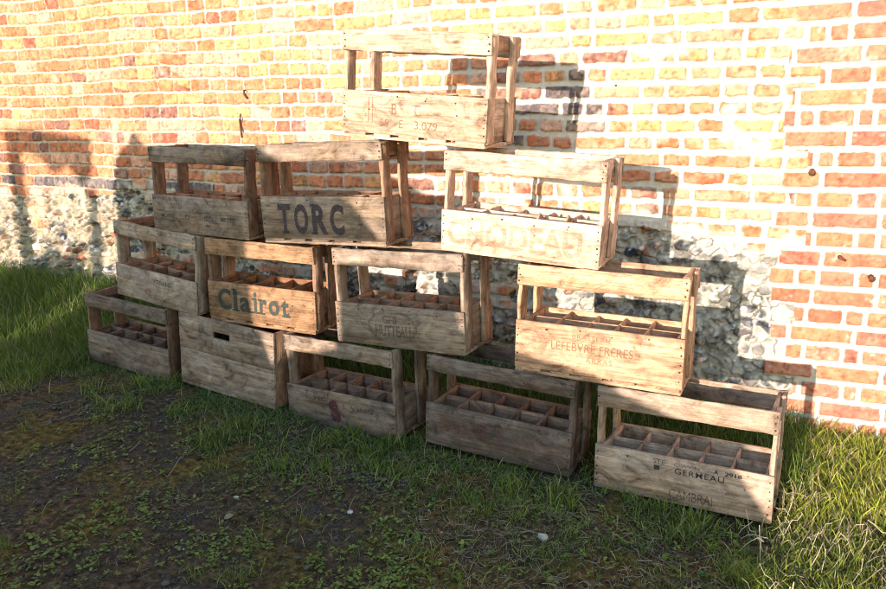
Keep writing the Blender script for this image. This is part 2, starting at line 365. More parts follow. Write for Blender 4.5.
# ------------------------------------------------------------------ crates
def board(size, cen, axis, segs=8, jit=.0010, ch=.0020, seed=0, bow=0.0, off=None):
    """a sawn board: chamfered section swept along 'axis' with slightly uneven edges. returns V,F,T,gc"""
    r = random.Random(seed)
    a = 'xyz'.index(axis); o = [i for i in range(3) if i != a]
    L = size[a]; w, h = size[o[0]], size[o[1]]; ch = min(ch, w * .3, h * .3)
    sec = [(-w/2+ch, -h/2), (w/2-ch, -h/2), (w/2, -h/2+ch), (w/2, h/2-ch), (w/2-ch, h/2), (-w/2+ch, h/2), (-w/2, h/2-ch), (-w/2, -h/2+ch)]
    V = []; G = []; off = off or (r.uniform(0, 50), r.uniform(0, 50), r.uniform(0, 50))
    ts = [-L/2, -L/2 + ch] + [-L/2 + L * (i + 1) / (segs + 1) for i in range(segs)] + [L/2 - ch, L/2]
    e1, e2 = r.uniform(-1, 1), r.uniform(-1, 1); ph = r.uniform(0, 6)
    for i, t in enumerate(ts):
        endf = i in (0, len(ts) - 1)
        k = 1 - (2 * ch / w if endf else 0) * .8; k2 = 1 - (2 * ch / h if endf else 0) * .8
        bw = bow * math.cos(math.pi * t / L)
        for q, (u, v) in enumerate(sec):
            ju, jv = r.gauss(0, jit), r.gauss(0, jit)
            if r.random() < .07 and jit > .0006: ju -= math.copysign(.0035 * r.random(), u); jv -= math.copysign(.0035 * r.random(), v)
            if endf and r.random() < .25: ju *= 3; jv *= 2
            p = [0, 0, 0]; p[a] = t + (r.gauss(0, jit * 1.5) if endf else 0) + (e1 * .0015 * (u / w + v / h) if i < 2 or i > len(ts) - 3 else 0)
            p[o[0]] = u * k + ju + (bw if w < h else 0); p[o[1]] = v * k2 + jv + (bw if w >= h else 0)
            V.append([p[j] + cen[j] for j in range(3)])
            G.append([V[-1][a] + off[0], V[-1][o[0]] + off[1], V[-1][o[1]] + off[2]])
    n = len(ts); F = []
    for i in range(n - 1):
        for q in range(8): F.append((i * 8 + q, i * 8 + (q + 1) % 8, (i + 1) * 8 + (q + 1) % 8, (i + 1) * 8 + q))
    E1 = [(7, 0, 1, 2), (7, 2, 3, 6), (6, 3, 4, 5)]
    for e in E1: F.append(tuple(reversed(e)))
    for e in E1: F.append(tuple((n - 1) * 8 + j for j in e))
    V = np.array(V); F = np.array(F)
    # outward winding
    f0 = F[:(n-1)*8]; p = V[f0]; nn = np.cross(p[:, 1] - p[:, 0], p[:, 3] - p[:, 0]); c = p.mean(1) - np.array(cen); c[:, a] = 0
    if (nn * c).sum() < 0: F = F[:, ::-1]
    return V, F, np.array(G)

def nails(spots, y, s):
    """round nail heads on a plane facing -y (s=-1) or on +x"""
    V = []; F = []
    for (x, z) in spots:
        r = .0019 + random.random() * .0013; n = 6; b0 = len(V)
        for k in range(n):
            an = 2 * math.pi * k / n; V.append((x + r * math.cos(an), y - .0009, z + r * math.sin(an)))
        F += [(b0, b0 + 1, b0 + 2, b0 + 3), (b0 + 3, b0 + 4, b0 + 5, b0)]
    return np.array(V), np.array(F)

def add_part(name, pieces, mat, parent, nail=None, label=None):
    Vs = []; Fs = []; Gs = []; Ms = []; b0 = 0
    for V, F, G in pieces:
        Vs.append(V); Fs.append(F + b0); Gs.append(G); Ms += [0] * len(F); b0 += len(V)
    mats = [mat]
    if nail is not None and len(nail[0]):
        V, F = nail; Vs.append(V); Fs.append(F + b0); Gs.append(V.copy()); Ms += [1] * len(F); mats.append(M_NAIL)
    o = mesh_from(name, np.concatenate(Vs), np.concatenate(Fs), mats, parent, {'gc': ('FLOAT_VECTOR', np.concatenate(Gs))}, Ms)
    if label: o['label'] = label
    return o

def text_mesh(s, width, height, cx, cz, y, bold=0.0, shear=0.0, rot=0.0, space=1.0):
    """lettering as a thin flat mesh in the x-z plane, fitted to width x height"""
    cu = bpy.data.curves.new('t', 'FONT'); cu.body = s; cu.size = 1; cu.offset = bold; cu.shear = shear; cu.space_character = space
    cu.resolution_u = 4
    ob = bpy.data.objects.new('t', cu); C.objects.link(ob)
    dg = bpy.context.evaluated_depsgraph_get(); dg.update()
    me = ob.evaluated_get(dg).to_mesh(); n = len(me.vertices)
    co = np.zeros(n * 3, dtype=np.float32); me.vertices.foreach_get('co', co); co = co.reshape(-1, 3)[:, :2].astype(float)
    fs = [tuple(p.vertices) for p in me.polygons]
    ob.evaluated_get(dg).to_mesh_clear(); bpy.data.objects.remove(ob); bpy.data.curves.remove(cu)
    lo = co.min(0); hi = co.max(0)
    co = (co - (lo + hi) / 2) / (hi - lo) * np.array([width, height])
    c, s_ = math.cos(rot), math.sin(rot)
    co = np.stack([co[:, 0] * c - co[:, 1] * s_, co[:, 0] * s_ + co[:, 1] * c], 1)
    V = np.stack([co[:, 0] + cx, np.full(n, y), co[:, 1] + cz], 1)
    return V, fs

def poly_text(V, fs):
    T = np.array([f for f in fs if len(f) == 3]); Q = np.array([f for f in fs if len(f) == 4])
    return V, [a for a in (T, Q) if len(a)]

def lettering(items, mat, parent):
    """items: list of (V, fs), each word or mark an object of its own"""
    for V, fs in items:
        T = np.array([(f[0], f[k], f[k + 1]) for f in fs for k in range(1, len(f) - 1)])
        p = V[T]; nn = np.cross(p[:, 1] - p[:, 0], p[:, 2] - p[:, 0])[:, 1]
        T[nn > 0] = T[nn > 0][:, ::-1]
        mesh_from('lettering' if len(V) > 4 else 'printed_mark', V, [T], mat, parent)

def rectq(x0, x1, z0, z1, y): return np.array([(x0, y, z0), (x1, y, z0), (x1, y, z1), (x0, y, z1)]), [(0, 1, 2, 3)]

def place(o, p):
    M = Matrix.Rotation(p[3], 4, 'Z') @ Matrix.Rotation(p[4], 4, 'Y') @ Matrix.Rotation(p[5], 4, 'X')
    o.matrix_world = Matrix.Translation(p[:3]) @ M

CR = {}   # key -> (empty, front panel, dims)
def crate(key, label, outer, inner, rail=.058, postw=.054, cross=4, longd=True, notched=False, end_rail=True, peaks=False, post_mat=None, slack=0., strap=False, two_end=False):
    p = POSE[key]; L, D, H, h = p[6:10]; sd = sum(map(ord, key)) * 13
    g = 'empty wooden bottle crates stacked against the wall'
    e = empty('bottle_crate'); tag(e, label, 'crate', g); place(e, p)
    R = random.Random(sd); tp = .010; ty = .013
    S = lambda: R.randrange(10**6)
    xs = L / 2; ys = D / 2
    zb = .017 if notched else .003
    def nl(x_in=.008, n=5, z0=zb + .01, z1=h - .01):
        return [(sx * (xs - x_in + R.uniform(-.002, .002)), z0 + (z1 - z0) * (i + R.uniform(-.2, .2) + .5) / n) for sx in (-1, 1) for i in range(n)]
    # front and back panels
    pcs = [board((L, tp, h - zb), (0, -ys + tp / 2, (h + zb) / 2), 'x', 10, .00045, .0013, S())]
    if notched:
        off = (R.uniform(0, 50),) * 3; xx = -xs + .012; cuts = [-.30, -.12, .08, .27]
        edges = [-xs + .004] + sum([[c * L - .016, c * L + .016] for c in cuts], []) + [xs - .004]
        for i in range(0, len(edges), 2):
            pcs.append(board((edges[i+1] - edges[i], tp - .002, .0085), ((edges[i] + edges[i+1]) / 2, -ys + tp / 2 + .001, .0127), 'x', 2, .0003, .0008, S()))
    sp = nl(); sp += [(L * c + R.uniform(-.004, .004), R.choice([h - .012, h * .62, h - .02])) for c in ((-.3, -.1, .1, .3) if key != 'B5' else (-.3, .36)) for _ in range(2)]
    fp = add_part('front_panel', pcs, outer, e, nails(sp, -ys, -1))
    add_part('back_panel', [board((L, tp, h - .003), (0, ys - tp / 2, (h + .003) / 2), 'x', 8, .0005, .0013, S())], inner, e)
    # base
    add_part('base_board', [board((L - .004, D * .48, .009), (0, -D * .255, .0045), 'x', 6, .0006, .0015, S()), board((L - .004, D * .46, .009), (0, D * .25, .0045), 'x', 6, .0006, .0015, S())], outer, e)
    # ends, posts, rails
    pt = .013
    for s in (-1, 1):
        add_part('end_panel', [board((.011, D - 2 * tp - .001, h - .014), (s * (xs - pt - .0065), 0, (h + .008) / 2), 'y', 4, .0005, .0012, S())], inner if s < 0 else outer, e)
    for s in (-1, 1):
        for fy in (-1, 1):
            wv = postw * R.uniform(.92, 1.08)
            V, F, G = board((pt, wv, H - .012), (s * (xs - pt / 2 - .0008), fy * (ys - tp - wv / 2 - .0006), (H + .008) / 2), 'z', 8, .0011, .0022, S(), bow=R.uniform(-.0022, .0022))
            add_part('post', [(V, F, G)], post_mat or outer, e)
    for fy, nm in ((-1, 'top_rail'), (1, 'top_rail')):
        rh = rail * R.uniform(.95, 1.05)
        sp = [(sx * (xs - .008 + R.uniform(-.003, .003)), H - rh * q) for sx in (-1, 1) for q in (.2, .5, .8)]
        add_part(nm, [board((L, .011, rh), (0, fy * (ys - .0055), H - rh / 2), 'x', 14, .0011, .0022, S(), bow=R.uniform(-.004, .004))], outer, e, nails(sp, -ys, -1) if fy < 0 else None)
    if end_rail:
        for s in (-1, 1):
            eh = .046
            add_part('end_rail', [board((.010, D - 2 * .0112, eh), (s * (xs - pt - .0066), 0, H - eh / 2 - .002), 'y', 4, .0006, .0014, S())], inner, e)
    # dividers
    hd = h - .004 - slack; ix = xs - pt - .012; iy = ys - tp
    if longd:
        add_part('long_divider', [board((2 * ix - .002, .006, hd - .012), (0, 0, (hd + .012) / 2), 'x', 8, .0005, .001, S())], inner, e)
    for i in range(cross):
        x = -ix + 2 * ix * (i + 1) / (cross + 1) + R.uniform(-.003, .003)
        parts = []
        top = hd + R.uniform(-.003, .004)
        for s in ((-1, 1) if longd else (0,)):
            w = iy - .0042 if longd else 2 * iy - .002
            parts.append(board((.006, w, top - .012), (x + R.uniform(-.002, .002), s * (iy / 2 + .0018), (top + .012) / 2), 'y', 4, .0006, .001, S()))
        if peaks and i >= 2:
            V = np.array([(x - .003, -iy + .004, top - .004), (x - .003, -iy * .1, top - .004), (x - .003, -iy * .5, top + .018), (x + .003, -iy + .004, top - .004), (x + .003, -iy * .1, top - .004), (x + .003, -iy * .5, top + .018)])
            F = np.array([(0, 1, 2, 2), (5, 4, 3, 3)]); 
            Fq = np.array([(0, 3, 4, 1), (1, 4, 5, 2), (2, 5, 3, 0)])
            # triangular tips as a thin prism
            V2 = np.concatenate([V, V[[2]], V[[5]]]); parts.append((V2, np.concatenate([np.array([(0, 1, 6, 2)])[:, :], np.array([(7, 4, 3, 5)]), Fq]), V2[:, [1, 0, 2]] + 3.3))
        add_part('cross_divider', parts, inner, e)
    if strap:
        for s in (1,):
            V, F, T = tube([(xs - .012, -ys - .002, H - .034), (xs - .004, -ys - .003, H - .036), (xs + .002, -ys + .002, H - .036), (xs + .0025, -ys + .022, H - .037)], .0013, 6)
            mesh_from('wire_tie', V, [F, T], M_WIRE, e)
    CR[key] = (e, fp, (L, D, H, h)); return fp

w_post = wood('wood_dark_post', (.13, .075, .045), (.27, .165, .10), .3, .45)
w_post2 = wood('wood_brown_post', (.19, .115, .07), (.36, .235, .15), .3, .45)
w_T1 = wood('wood_grey_brown', (0.14, 0.1, 0.068), (0.35, 0.275, 0.195), .55, .45)
w_T1i = wood('wood_red_brown', (0.17, 0.085, 0.05), (0.36, 0.205, 0.125), .15, .3)
w_T2 = wood('wood_drab', (0.155, 0.115, 0.075), (0.385, 0.295, 0.2), .45, .55)
w_T2i = wood('wood_warm_inner', (0.17, 0.095, 0.055), (0.36, 0.225, 0.14), .2, .35)
w_T3 = wood('wood_pale_pink', (0.41, 0.285, 0.21), (0.67, 0.51, 0.385), .15, .15)
w_U1 = wood('wood_pale_tan', (0.38, 0.265, 0.18), (0.64, 0.48, 0.34), .12, .2)
w_U1e = wood('wood_tan_end', (.30, .18, .10), (.48, .31, .19), .25, .35)
w_M1 = wood('wood_ashen', (0.175, 0.13, 0.09), (0.42, 0.34, 0.25), .6, .4)
w_M2 = wood('wood_honey', (0.2, 0.115, 0.058), (0.43, 0.27, 0.145), .10, .4)
w_M2i = wood('wood_honey_dark', (.20, .10, .045), (.38, .20, .10), .15, .4)
w_M3 = wood('wood_taupe', (0.16, 0.118, 0.08), (0.38, 0.295, 0.21), .5, .4)
w_M4 = wood('wood_apricot', (0.34, 0.2, 0.115), (0.6, 0.4, 0.25), .1, .25)
w_B1 = wood('wood_dark_grey', (0.105, 0.078, 0.055), (0.265, 0.205, 0.15), .55, .55)
w_B2 = wood('wood_blotched', (0.13, 0.094, 0.066), (0.37, 0.288, 0.205), .55, .6)
w_B3 = wood('wood_stained', (0.11, 0.08, 0.055), (0.33, 0.255, 0.18), .5, .65)
w_B4 = wood('wood_damp_grey', (0.08, 0.058, 0.045), (0.22, 0.168, 0.128), .5, .6)
w_B5 = wood('wood_fawn', (0.24, 0.17, 0.115), (0.52, 0.405, 0.285), .35, .35)
w_rd = wood('wood_rusty_inner', (0.13, 0.08, 0.053), (0.3, 0.2, 0.14), .35, .4)

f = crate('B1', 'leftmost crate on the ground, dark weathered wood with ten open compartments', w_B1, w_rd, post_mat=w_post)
f = crate('B3', 'weathered crate on the ground in the middle, with a purple smear on its front', w_B3, w_rd, end_rail=False, postw=.05)
I_ = dict(black=ink('ink_black', (.035, .03, .035), .40, .85), blackworn=ink('ink_black_worn', (.05, .042, .045), .47, .75), teal=ink('ink_blue_grey', (.045, .058, .052), .37, .80),
         red=ink('ink_faded_red', (.24, .08, .06), .55, .42), rose=ink('ink_rose', (.42, .19, .11), .46, .50), pale=ink('ink_ghost', (.46, .22, .14), .45, .42), brown=ink('ink_brown', (.24, .11, .07), .41, .68),
         purple=ink('ink_purple', (.09, .025, .035), .40, .8, 60), groove=ink('burnt_groove', (.07, .045, .03), .46, .5), violet=ink('ink_violet', (.055, .04, .05), .40, .8))
def fy(key): return -CR[key][2][1] / 2 - .0011
L, D, H, h = CR['B3'][2]
lettering([text_mesh('SELMO', .13, .018, -.115, h - .033, fy('B3'), .02), text_mesh('L VINS', .13, .018, .085, h - .045, fy('B3'), .02)], I_['groove'], f)
sm = [text_mesh('S', .045, .085, -.02, h * .47, fy('B3') - .0003, .08, rot=.25)]
lettering(sm, I_['purple'], f)
f = crate('B4', 'dark damp grey crate on the ground with faint red lettering, second from the right', w_B4, w_rd, rail=.055)
L, D, H, h = CR['B4'][2]
lettering([text_mesh('MILLES', .40, .070, -.0, h * .56, fy('B4'), .03)], I_['red'], f)
f = crate('B5', 'rightmost crate on the ground, fawn wood stamped CAMBRAI low on its front', w_B5, w_B5, rail=.062, slack=.004, postw=.05)
L, D, H, h = CR['B5'][2]; y = fy('B5')
lettering([text_mesh('GERMEAU', .135, .017, .055, h - .037, y, .005, space=1.15), rectq(-.072, -.056, h - .043, h - .030, y), text_mesh('A', .012, .011, .100, h - .017, y, .06), text_mesh('2918', .045, .012, .145, h - .018, y, .03)], I_['black'], f)
lettering([text_mesh('STE', .035, .014, -.058, h - .018, y, .0), text_mesh('OSWIN', .07, .011, .02, h - .018, y, .0)], I_['blackworn'], f)
lettering([text_mesh('CAMBRAI', .120, .028, .035, .030, y, .0)], I_['blackworn'], f)
f = crate('M1', 'ashen grey crate at the left end of the second tier with small faded lettering', w_M1, w_T2i)
L, D, H, h = CR['M1'][2]
lettering([text_mesh('VITRANS', .115, .020, .045, h - .038, fy('M1'), .02)], I_['blackworn'], f)
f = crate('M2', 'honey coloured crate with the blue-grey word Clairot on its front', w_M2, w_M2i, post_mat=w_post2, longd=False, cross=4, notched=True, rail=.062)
L, D, H, h = CR['M2'][2]; y = fy('M2')
cl = []
for ch_, cx, cz, wd, hh in (('C', -.165, .004, .062, .084), ('l', -.114, .006, .018, .088), ('a', -.070, -.009, .048, .058), ('i', -.022, .004, .015, .082), ('r', .014, -.009, .034, .058), ('o', .062, -.009, .048, .058), ('t', .112, -.004, .034, .070)):
    cl.append(text_mesh(ch_, wd, hh, cx, h * .56 + cz, y, .032))
for x, w_ in ((-.114, .017), (-.044, .013), (-.022, .017), (.006, .017), (.116, .018)):
    cl.append(rectq(x - w_, x + w_, h * .56 - .0385, h * .56 - .031, y - .0002))
for x, zz in ((-.124, .042), (-.032, .013), (-.004, .013)): cl.append(rectq(x - .005, x + .012, h * .56 + zz, h * .56 + zz + .008, y - .0002))
lettering(cl, I_['teal'], f)
f = crate('M3', 'taupe crate in the second tier with a carved oval emblem on its front', w_M3, w_T2i, end_rail=False, strap=True)
L, D, H, h = CR['M3'][2]; y = fy('M3')
def lens(a, b_, t, cx, cz, y, n=48):
    V = []; F = []
    for k in range(n):
        an = 2 * math.pi * k / n
        c_, s_ = math.cos(an), math.sin(an); ex = abs(s_) ** 1.25 * (1 if s_ > 0 else -1)
        V += [(cx + a * c_, y, cz + b_ * ex), (cx + (a - t * 1.6) * c_, y, cz + (b_ - t) * ex)]
    for k in range(n): j = (k + 1) % n; F.append((2 * k, 2 * j, 2 * j + 1, 2 * k + 1))
    return np.array(V), F
lettering([lens(.098, .060, .0028, -.02, h * .50, y), lens(.090, .054, .0016, -.02, h * .50, y), text_mesh('GHI', .056, .030, -.030, h * .50 + .024, y, .03), text_mesh('HUTTEAU', .140, .040, -.018, h * .50 - .014, y, .03)], I_['groove'], f)
f = crate('M4', 'apricot crate stamped BRASSERIE LEFEBVRE FRERES at the right end of the second tier', w_M4, w_M4, notched=True, rail=.062, slack=.003)
L, D, H, h = CR['M4'][2]; y = fy('M4')
lettering([text_mesh('BRASSERIE', .118, .0125, -.012, h - .031, y, .0, space=1.2), text_mesh('LEFEBVRE FRERES', .245, .026, -.012, h * .615, y, .0), text_mesh('ARRAS', .078, .015, .012, h * .41, y, .0, space=1.3)], I_['brown'], f)
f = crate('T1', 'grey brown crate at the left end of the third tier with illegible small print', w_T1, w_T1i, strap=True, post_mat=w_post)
L, D, H, h = CR['T1'][2]; y = fy('T1')
lettering([text_mesh('BIERES', .06, .018, -.115, h - .038, y), text_mesh('MOSNIC', .085, .017, -.16, h * .45, y, .02), text_mesh('O', .026, .020, -.06, h * .45, y, .02), text_mesh('LEOL', .05, .017, .055, h * .45, y, .02), text_mesh('METTE', .07, .017, .15, h * .47, y, .02)], I_['blackworn'], f)
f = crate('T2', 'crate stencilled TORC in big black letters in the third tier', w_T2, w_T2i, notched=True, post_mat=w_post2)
L, D, H, h = CR['T2'][2]; y = fy('T2')
tt = []
for ch_, cx, wd in (('T', -.156, .056), ('O', -.084, .060), ('R', -.005, .064), ('C', .067, .058)):
    tt.append(text_mesh(ch_, wd, .106, cx, h * .53, y, .04))
tt += [rectq(-.171, -.141, h * .53 - .054, h * .53 - .045, y - .0002), rectq(-.043, -.017, h * .53 - .054, h * .53 - .045, y - .0002), rectq(-.043, -.027, h * .53 + .045, h * .53 + .053, y - .0002)]
lettering(tt, I_['violet'], f)
lettering([text_mesh('H', .050, .10, .145, h * .53, y, .03)], ink('ink_almost_gone', (.16, .12, .11), .60, .45), f)
f = crate('T3', 'pale sunlit crate with huge ghostly letters at the right end of the third tier', w_T3, w_T3, slack=.002, peaks=True)
L, D, H, h = CR['T3'][2]; y = fy('T3')
lettering([text_mesh('CHODEAU', .43, .080, -.015, h * .50, y, .025)], I_['pale'], f)
f = crate('U1', 'single topmost crate, pale tan wood stamped B C and 55 E 3.079', w_U1, w_U1e, notched=True, rail=.062)
L, D, H, h = CR['U1'][2]; y = fy('U1')
def slab(ch_, cx, cz, w, hh, t=.003): return [text_mesh(ch_, w, hh, cx, cz, y), rectq(cx - w * .62, cx - w * .05, cz + hh / 2 - t, cz + hh / 2, y - .0002), rectq(cx - w * .62, cx - w * .05, cz - hh / 2, cz - hh / 2 + t, y - .0002)]
lettering(slab('B', -.062, h * .66, .019, .034) + slab('C', .022, h * .66, .022, .034) + [text_mesh('55', .032, .025, -.098, h * .36, y), text_mesh('E', .013, .025, -.036, h * .36, y), text_mesh('3.079', .080, .025, .052, h * .36, y), rectq(-.158, -.155, h * .35, h * .88, y), rectq(-.143, -.141, h * .35, h * .88, y)], I_['brown'], f)

# the closed box with a hand slot
p = POSE['B2']; L, D, H, h = p[6:10]; xs, ys = L / 2, D / 2
e = empty('closed_crate'); tag(e, 'closed plank box with a dark hand slot, on the ground between two open crates', 'crate'); place(e, p)
seam = H * .52; off = (3.1, 9.2, 5.5); sx0, sx1, sz0, sz1 = -.064, .026, H - .074, H - .047
def flat(x0, x1, z0, z1, y0, y1, off):
    V, F, G = board((x1 - x0, y1 - y0, z1 - z0), ((x0 + x1) / 2, (y0 + y1) / 2, (z0 + z1) / 2), 'x', 1, 0, .00005, 1, off=off); return V, F, G
ub = [flat(-xs, sx0, seam + .0015, H, -ys, -ys + .012, off), flat(sx1, xs, seam + .0015, H, -ys, -ys + .012, off), flat(sx0, sx1, sz1, H, -ys, -ys + .012, off), flat(sx0, sx1, seam + .0015, sz0, -ys, -ys + .012, off)]
R = random.Random(4)
nn = [(s * (xs - .009), seam + .01 + (H - seam - .02) * i / 3 + R.uniform(-.004, .004)) for s in (-1, 1) for i in range(4)]
add_part('front_board', ub, w_B2, e, nails(nn, -ys, -1))
nn = [(s * (xs - .009), .01 + (seam - .02) * i / 4 + R.uniform(-.004, .004)) for s in (-1, 1) for i in range(5)]
add_part('front_board', [board((L, .012, seam - .002), (0, -ys + .006, seam / 2), 'x', 8, .0005, .0015, 77)], w_B2, e, nails(nn, -ys, -1))
for z0, z1 in ((.0, seam - .001), (seam + .001, H)): add_part('back_board', [board((L, .012, z1 - z0), (0, ys - .006, (z0 + z1) / 2), 'x', 6, .0005, .0015, int(z1 * 999))], w_B1, e)
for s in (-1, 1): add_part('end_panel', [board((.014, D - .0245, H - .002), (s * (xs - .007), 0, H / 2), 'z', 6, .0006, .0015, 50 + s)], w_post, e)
add_part('base_board', [board((L - .03, D - .026, .01), (0, 0, .006), 'x', 4, .0005, .001, 91)], w_B1, e)
for s in (-1, 1):
    for fz in (-1, 1):
        add_part('corner_batten', [board((.018, .018, H - .02), (s * (xs - .024), fz * (ys - .022), H / 2), 'z', 4, .0006, .0015, 95 + s * 3 + fz)], w_B1, e)
CR['B2'] = (e, None, (L, D, H, h))

# ------------------------------------------------------------------ ground
def gz(x, y):
    x = np.asarray(x, float); y = np.asarray(y, float)
    base = -.012 + np.interp(x, [-8, -4.2, -2.52, -1.95, -1.4, -.8, -.23, 0, .5, 3], [.14, .13, .092, .068, .040, .030, -.002, -.012, -.02, -.03])
    A = np.interp(x, [-6, -3.0, -2.0, -1.0, .0], [.17, .15, .09, .03, .02])
    bank = A * sstep(-.42, -.02, y)
    rel = .010 * fbm(x, y, 2.2, 2, 201) + .005 * fbm(x, y, 9, 3, 202)
    fore = -.02 * sstep(-.9, -1.8, y)
    return base + bank + rel * sstep(0, .12, np.abs(y + .6) + .03) + fore

def axis(lo, hi, s, far, near=None):
    a = list(np.arange(lo, hi, s)); st = s; v = a[-1]
    while v < far: st *= 1.35; v += st; a.append(v)
    st = s; v = lo; pre = []
    while v > -far: st *= 1.35; v -= st; pre.append(v)
    return np.array(pre[::-1] + a)
gx = axis(-4.9, 1.1, .0085, 70); gy = axis(-2.1, .02, .0085, 70)
GX, GY = np.meshgrid(gx, gy, indexing='ij')
GZ = gz(GX, GY)
fine = (.0035 * fbm(GX, GY, 55, 3, 210) + .0035 * np.maximum(fbm(GX, GY, 85, 2, 211), 0)) * ((np.abs(GX + 2) < 3.2) & (GY > -2.3))
GZ = np.where(GY > .02, np.minimum(GZ, gz(GX, .02)), GZ) + fine
idx = np.arange(GX.size).reshape(GX.shape)
Fg = np.stack([idx[:-1, :-1], idx[1:, :-1], idx[1:, 1:], idx[:-1, 1:]], -1).reshape(-1, 4)

def green(x, y):
    """0 bare .. 1 lush: where the turf grows (read off the photograph)"""
    x = np.asarray(x, float); y = np.asarray(y, float)
    yl = np.interp(x, [-5, -4, -3.2, -2.6, -2.2, -1.8, -1.4, -1.0, -.6, -.2, .2, .6], [-1.1, -.95, -.85, -.80, -.86, -.92, -.98, -.98, -1.08, -1.02, -1.3, -1.6])
    n = fbm(x, y, 4, 3, 301)
    band = sstep(-.16, .14, y - yl + .22 * n) * (1 - .85 * sstep(.05, .35, fbm(x, y, 7, 3, 303)) * sstep(-.45, -.62, y) * (x > -2.7))
    fg = np.interp(x, [-3, -2, -1.3, -.8, -.4, 0, .5], [.04, .06, .14, .26, .34, .48, .85])
    pat = fg * sstep(-.15, .45, fbm(x, y, 5.5, 3, 302) + fg * .6)
    return np.clip(np.maximum(band, pat), 0, 1)
gr = green(GX, GY)
m, nt, b = new_mat('bare_soil'); M_SOIL = m
a = N(nt, 'ShaderNodeAttribute', attribute_name='gr'); tc = N(nt, 'ShaderNodeTexCoord'); o3 = tc.outputs['Object']
n1 = noise(nt, o3, 150, 5, .8); n2 = noise(nt, o3, 6, 6, .65); n3 = noise(nt, o3, 45, 5, .7); n4 = noise(nt, o3, 3.2, 5, .6, .4)
soil = ramp(nt, n1, [(.36, (.006, .005, .005)), (.5, (.042, .033, .029)), (.60, (.11, .09, .08)), (.70, (.22, .20, .19))])
brn = ramp(nt, n3, [(.36, (.012, .007, .004)), (.54, (.085, .052, .028)), (.70, (.20, .135, .085))])
mo = ramp(nt, n3, [(.36, (.016, .013, .004)), (.52, (.115, .075, .012)), (.68, (.26, .17, .03))])
col = mixc(nt, ramp(nt, n2, [(.38, (0, 0, 0)), (.54, (1, 1, 1))]), soil, brn)
col = mixc(nt, ramp(nt, n4, [(.46, (0, 0, 0)), (.58, (.85, .85, .85))]), col, mo)
col = mixc(nt, ramp(nt, noise(nt, o3, 11, 5, .7), [(.60, (0, 0, 0)), (.72, (.7, .7, .7))]), col, ramp(nt, n1, [(.3, (.035, .028, .021)), (.7, (.13, .108, .085))]))
gcol = ramp(nt, n3, [(.36, (.008, .010, .004)), (.54, (.045, .048, .018)), (.70, (.13, .10, .06))])
col = mixc(nt, a.outputs['Fac'], col, gcol)
nt.links.new(col, b.inputs['Base Color']); b.inputs['Roughness'].default_value = .95
bp = N(nt, 'ShaderNodeBump'); bp.inputs['Strength'].default_value = .9; bp.inputs['Distance'].default_value = .006; nt.links.new(n1, bp.inputs['Height']); nt.links.new(bp.outputs[0], b.inputs['Normal'])
g = mesh_from('ground', np.stack([GX, GY, GZ], -1).reshape(-1, 3), Fg, M_SOIL, None, {'gr': ('FLOAT', gr.ravel() * .7)}, smooth=True)
tag(g, 'dark soil with moss and thin turf in front of the wall', kind='structure')

# ------------------------------------------------------------------ turf, weeds, straw, pebbles
boxes = []
for k in ('B1', 'B2', 'B3', 'B4', 'B5'):
    p = POSE[k]; boxes.append((p[0], p[1], p[3], p[6] / 2, p[7] / 2))
def under(x, y, mrg=.004):
    r = np.zeros(len(x), bool)
    for cx, cy, a_, hx, hy in boxes:
        dx, dy = x - cx, y - cy; u = dx * math.cos(a_) + dy * math.sin(a_); v = -dx * math.sin(a_) + dy * math.cos(a_)
        r |= (np.abs(u) < hx + mrg) & (np.abs(v) < hy + mrg)
    return r

R_ = None
def scatter(n, x0, x1, y0, y1, dens, clump=None):
    x = RNG.uniform(x0, x1, n); y = RNG.uniform(y0, y1, n)
    if clump:
        nc, sd = clump; cx = RNG.uniform(x0, x1, nc); cy = RNG.uniform(y0, y1, nc); j = RNG.integers(0, nc, n)
        u = RNG.random(n) < .75
        x = np.where(u, cx[j] + RNG.normal(0, sd, n), x); y = np.where(u, cy[j] + RNG.normal(0, sd, n), y)
    keep = (RNG.random(n) < dens(x, y)) & ~under(x, y) & (y < -.012)
    return x[keep], y[keep]

def blades(x, y, hgt, wid, lean, col, bias=(0, 0)):
    n = len(x); z = gz(x, y) - .003
    th = RNG.uniform(0, 2 * np.pi, n); dx = np.cos(th) * lean + bias[0]; dy = np.sin(th) * lean + bias[1]
    dy = np.where(y + dy * hgt > -.02, -np.abs(dy), dy)
    wa = RNG.uniform(0, 2 * np.pi, n); wx, wy = np.cos(wa) * wid / 2, np.sin(wa) * wid / 2
    V = np.zeros((n, 7, 3)); ts = [0, .4, .75]; ws = [1, .85, .55]
    for i, (t, w) in enumerate(zip(ts, ws)):
        cx = x + dx * hgt * t ** 1.8; cy = y + dy * hgt * t ** 1.8; cz = z + hgt * (t - .22 * np.hypot(dx, dy) * t * t)
        V[:, 2 * i] = np.stack([cx - wx * w, cy - wy * w, cz], 1); V[:, 2 * i + 1] = np.stack([cx + wx * w, cy + wy * w, cz], 1)
    V[:, 6] = np.stack([x + dx * hgt, y + dy * hgt, z + hgt * (1 - .3 * np.hypot(dx, dy))], 1)
    b0 = (np.arange(n) * 7)[:, None]
    Q = np.concatenate([b0 + np.array([0, 1, 3, 2]), b0 + np.array([2, 3, 5, 4])]); T = b0 + np.array([4, 5, 6])
    cc = np.repeat(col[:, None, :], 7, 1) * np.array([.8, .8, .95, .95, 1.05, 1.05, 1.15])[None, :, None]
    return V.reshape(-1, 3), Q, T, cc.reshape(-1, 3)

